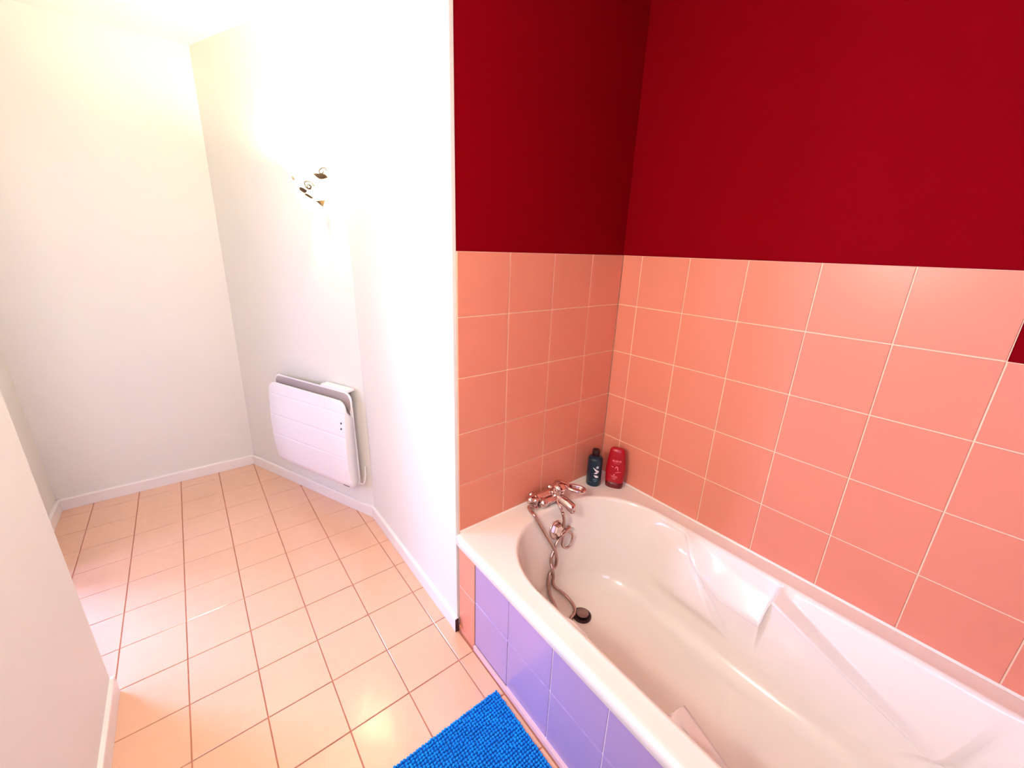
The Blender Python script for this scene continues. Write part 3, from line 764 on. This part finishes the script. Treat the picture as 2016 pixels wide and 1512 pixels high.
for h in range(NH):
    for i in range(NP):
        F.append((h * n + i, h * n + i + 1, (h + 1) * n + i + 1, (h + 1) * n + i)); F.append((L + h * n + i, L + (h + 1) * n + i, L + (h + 1) * n + i + 1, L + h * n + i + 1))
for i in range(NP):
    F.append((NH * n + i, NH * n + i + 1, L + NH * n + i + 1, L + NH * n + i)); F.append((i, L + i, L + i + 1, i + 1))
for h in range(NH):
    F.append((h * n, (h + 1) * n, L + (h + 1) * n, L + h * n)); F.append((h * n + NP, L + h * n + NP, L + (h + 1) * n + NP, (h + 1) * n + NP))
gl = part('glass_shade', fixn(mesh('glass_shade', V, F, True)), M_glass, la)
part('wall_plate', lathe_me('wall_plate', [(0.032, 0.001), (0.032, 0.006), (0.026, 0.010)], 32), M_brass, la).rotation_euler = (PI / 2, 0, 0)
part('arm', tube_me('arm', catmull([(0, -0.008, 0.0), (0, -0.03, -0.012), (0, -0.052, -0.020), (0, -0.058, -0.006)], 6), 0.0045), M_brass, la)
part('bulb_holder', lathe_me('bulb_holder', [(0.012, 0.012), (0.013, 0.014), (0.013, 0.034), (0.011, 0.036)], 24), M_brass, la).location = (0, -0.058, -0.02)
bulb = part('bulb', lathe_me('bulb', [(0.008, 0.0), (0.014, 0.008), (0.0175, 0.020), (0.0165, 0.032), (0.010, 0.042), (0.003, 0.046)], 24), None, la)
bulb.location = (0, -0.058, 0.017)
# pointed brass drop under the shade
V = [(-0.022, -0.010, -0.058), (0.024, -0.006, -0.054), (0.016, -0.030, -0.056), (-0.006, -0.034, -0.058), (0.010, -0.010, -0.084)]
part('finial', fixn(mesh('finial', V, [(0, 1, 2, 3), (0, 4, 1), (1, 4, 2), (2, 4, 3), (3, 4, 0)])), M_brass, la)
def on_bowl(t, ph0, w_, z_): return None
def scroll(name, ph, h, size, turns, r, flip=1):
    P = []
    for i in range(30):
        a = turns * 2 * PI * i / 29; rr = size * (1 - 0.8 * i / 29); dp = flip * rr * math.cos(a) / 0.10; dh = rr * math.sin(a) / 0.15
        P.append(bowl(max(0.05, min(PI - 0.05, ph + dp)), max(0.02, min(0.97, h + dh)), 0.0035))
    return part(name, tube_me(name, P, r, n=8), M_brass, la)
scroll('scroll', 1.95, 0.42, 0.024, 1.2, 0.0030); scroll('scroll', 1.95, 0.40, 0.013, 1.0, 0.0022)
scroll('scroll', 1.30, 0.62, 0.010, 1.2, 0.0024, -1); scroll('scroll', 2.55, 0.80, 0.014, 1.1, 0.0026)
def petal(ph0, h0, ph1, h1, wd):
    V = []; F = []; k = 10
    for i in range(k + 1):
        t = i / k; a, b = lerp(ph0, ph1, t), lerp(h0, h1, t); w2 = wd * math.sin(PI * t) ** 0.8
        V += [bowl(a - w2 * 0.4, b - w2, 0.003), bowl(a, b, 0.007), bowl(a + w2 * 0.4, b + w2, 0.003)]
    for i in range(k):
        for c in (0, 1): F.append((3 * i + c, 3 * i + c + 1, 3 * i + 4 + c, 3 * i + 3 + c))
    return part('leaf', mesh('leaf', V, F, True), M_brass, la)
petal(1.10, 0.34, 1.75, 0.30, 0.09); petal(1.25, 0.18, 1.80, 0.05, 0.09); petal(2.25, 0.72, 2.75, 0.66, 0.07); petal(0.30, 0.34, 0.60, 0.10, 0.03)

# ------------------------------------------------------------------ globe lamp on the near left wall, beside the viewpoint
cl = empty('globe_lamp', (-1.85, LY, LZ), 0, 'round opal glass wall lamp on the near left wall beside the viewpoint', 'lamp')
o = part('wall_plate', lathe_me('wall_plate', [(0.055, 0.0005), (0.055, 0.008), (0.045, 0.016)], 32), M_chrome, cl); o.rotation_euler = (0, PI / 2, 0)
part('arm', tube_me('arm', [(0.012, 0, 0), (0.05, 0, 0)], 0.010), M_chrome, cl)
gm = lathe_me('globe', [(0.085 * math.sin(PI * i / 20) + 0.001, -0.085 * math.cos(PI * i / 20)) for i in range(21)], 40)
part('globe', gm, M_globe, cl).location = (0.125, 0, 0)
bulb.data.materials.append(M_bulb)
# window on the near left wall, behind the camera
wn = struct(box('window_1', (-1.849, -1.92, 0.78), (-1.835, -1.18, 1.72), M_bb, bev=0.003))
box('pane', (-1.8345, -1.87, 0.83), (-1.8335, -1.23, 1.67), M_globe2, wn)
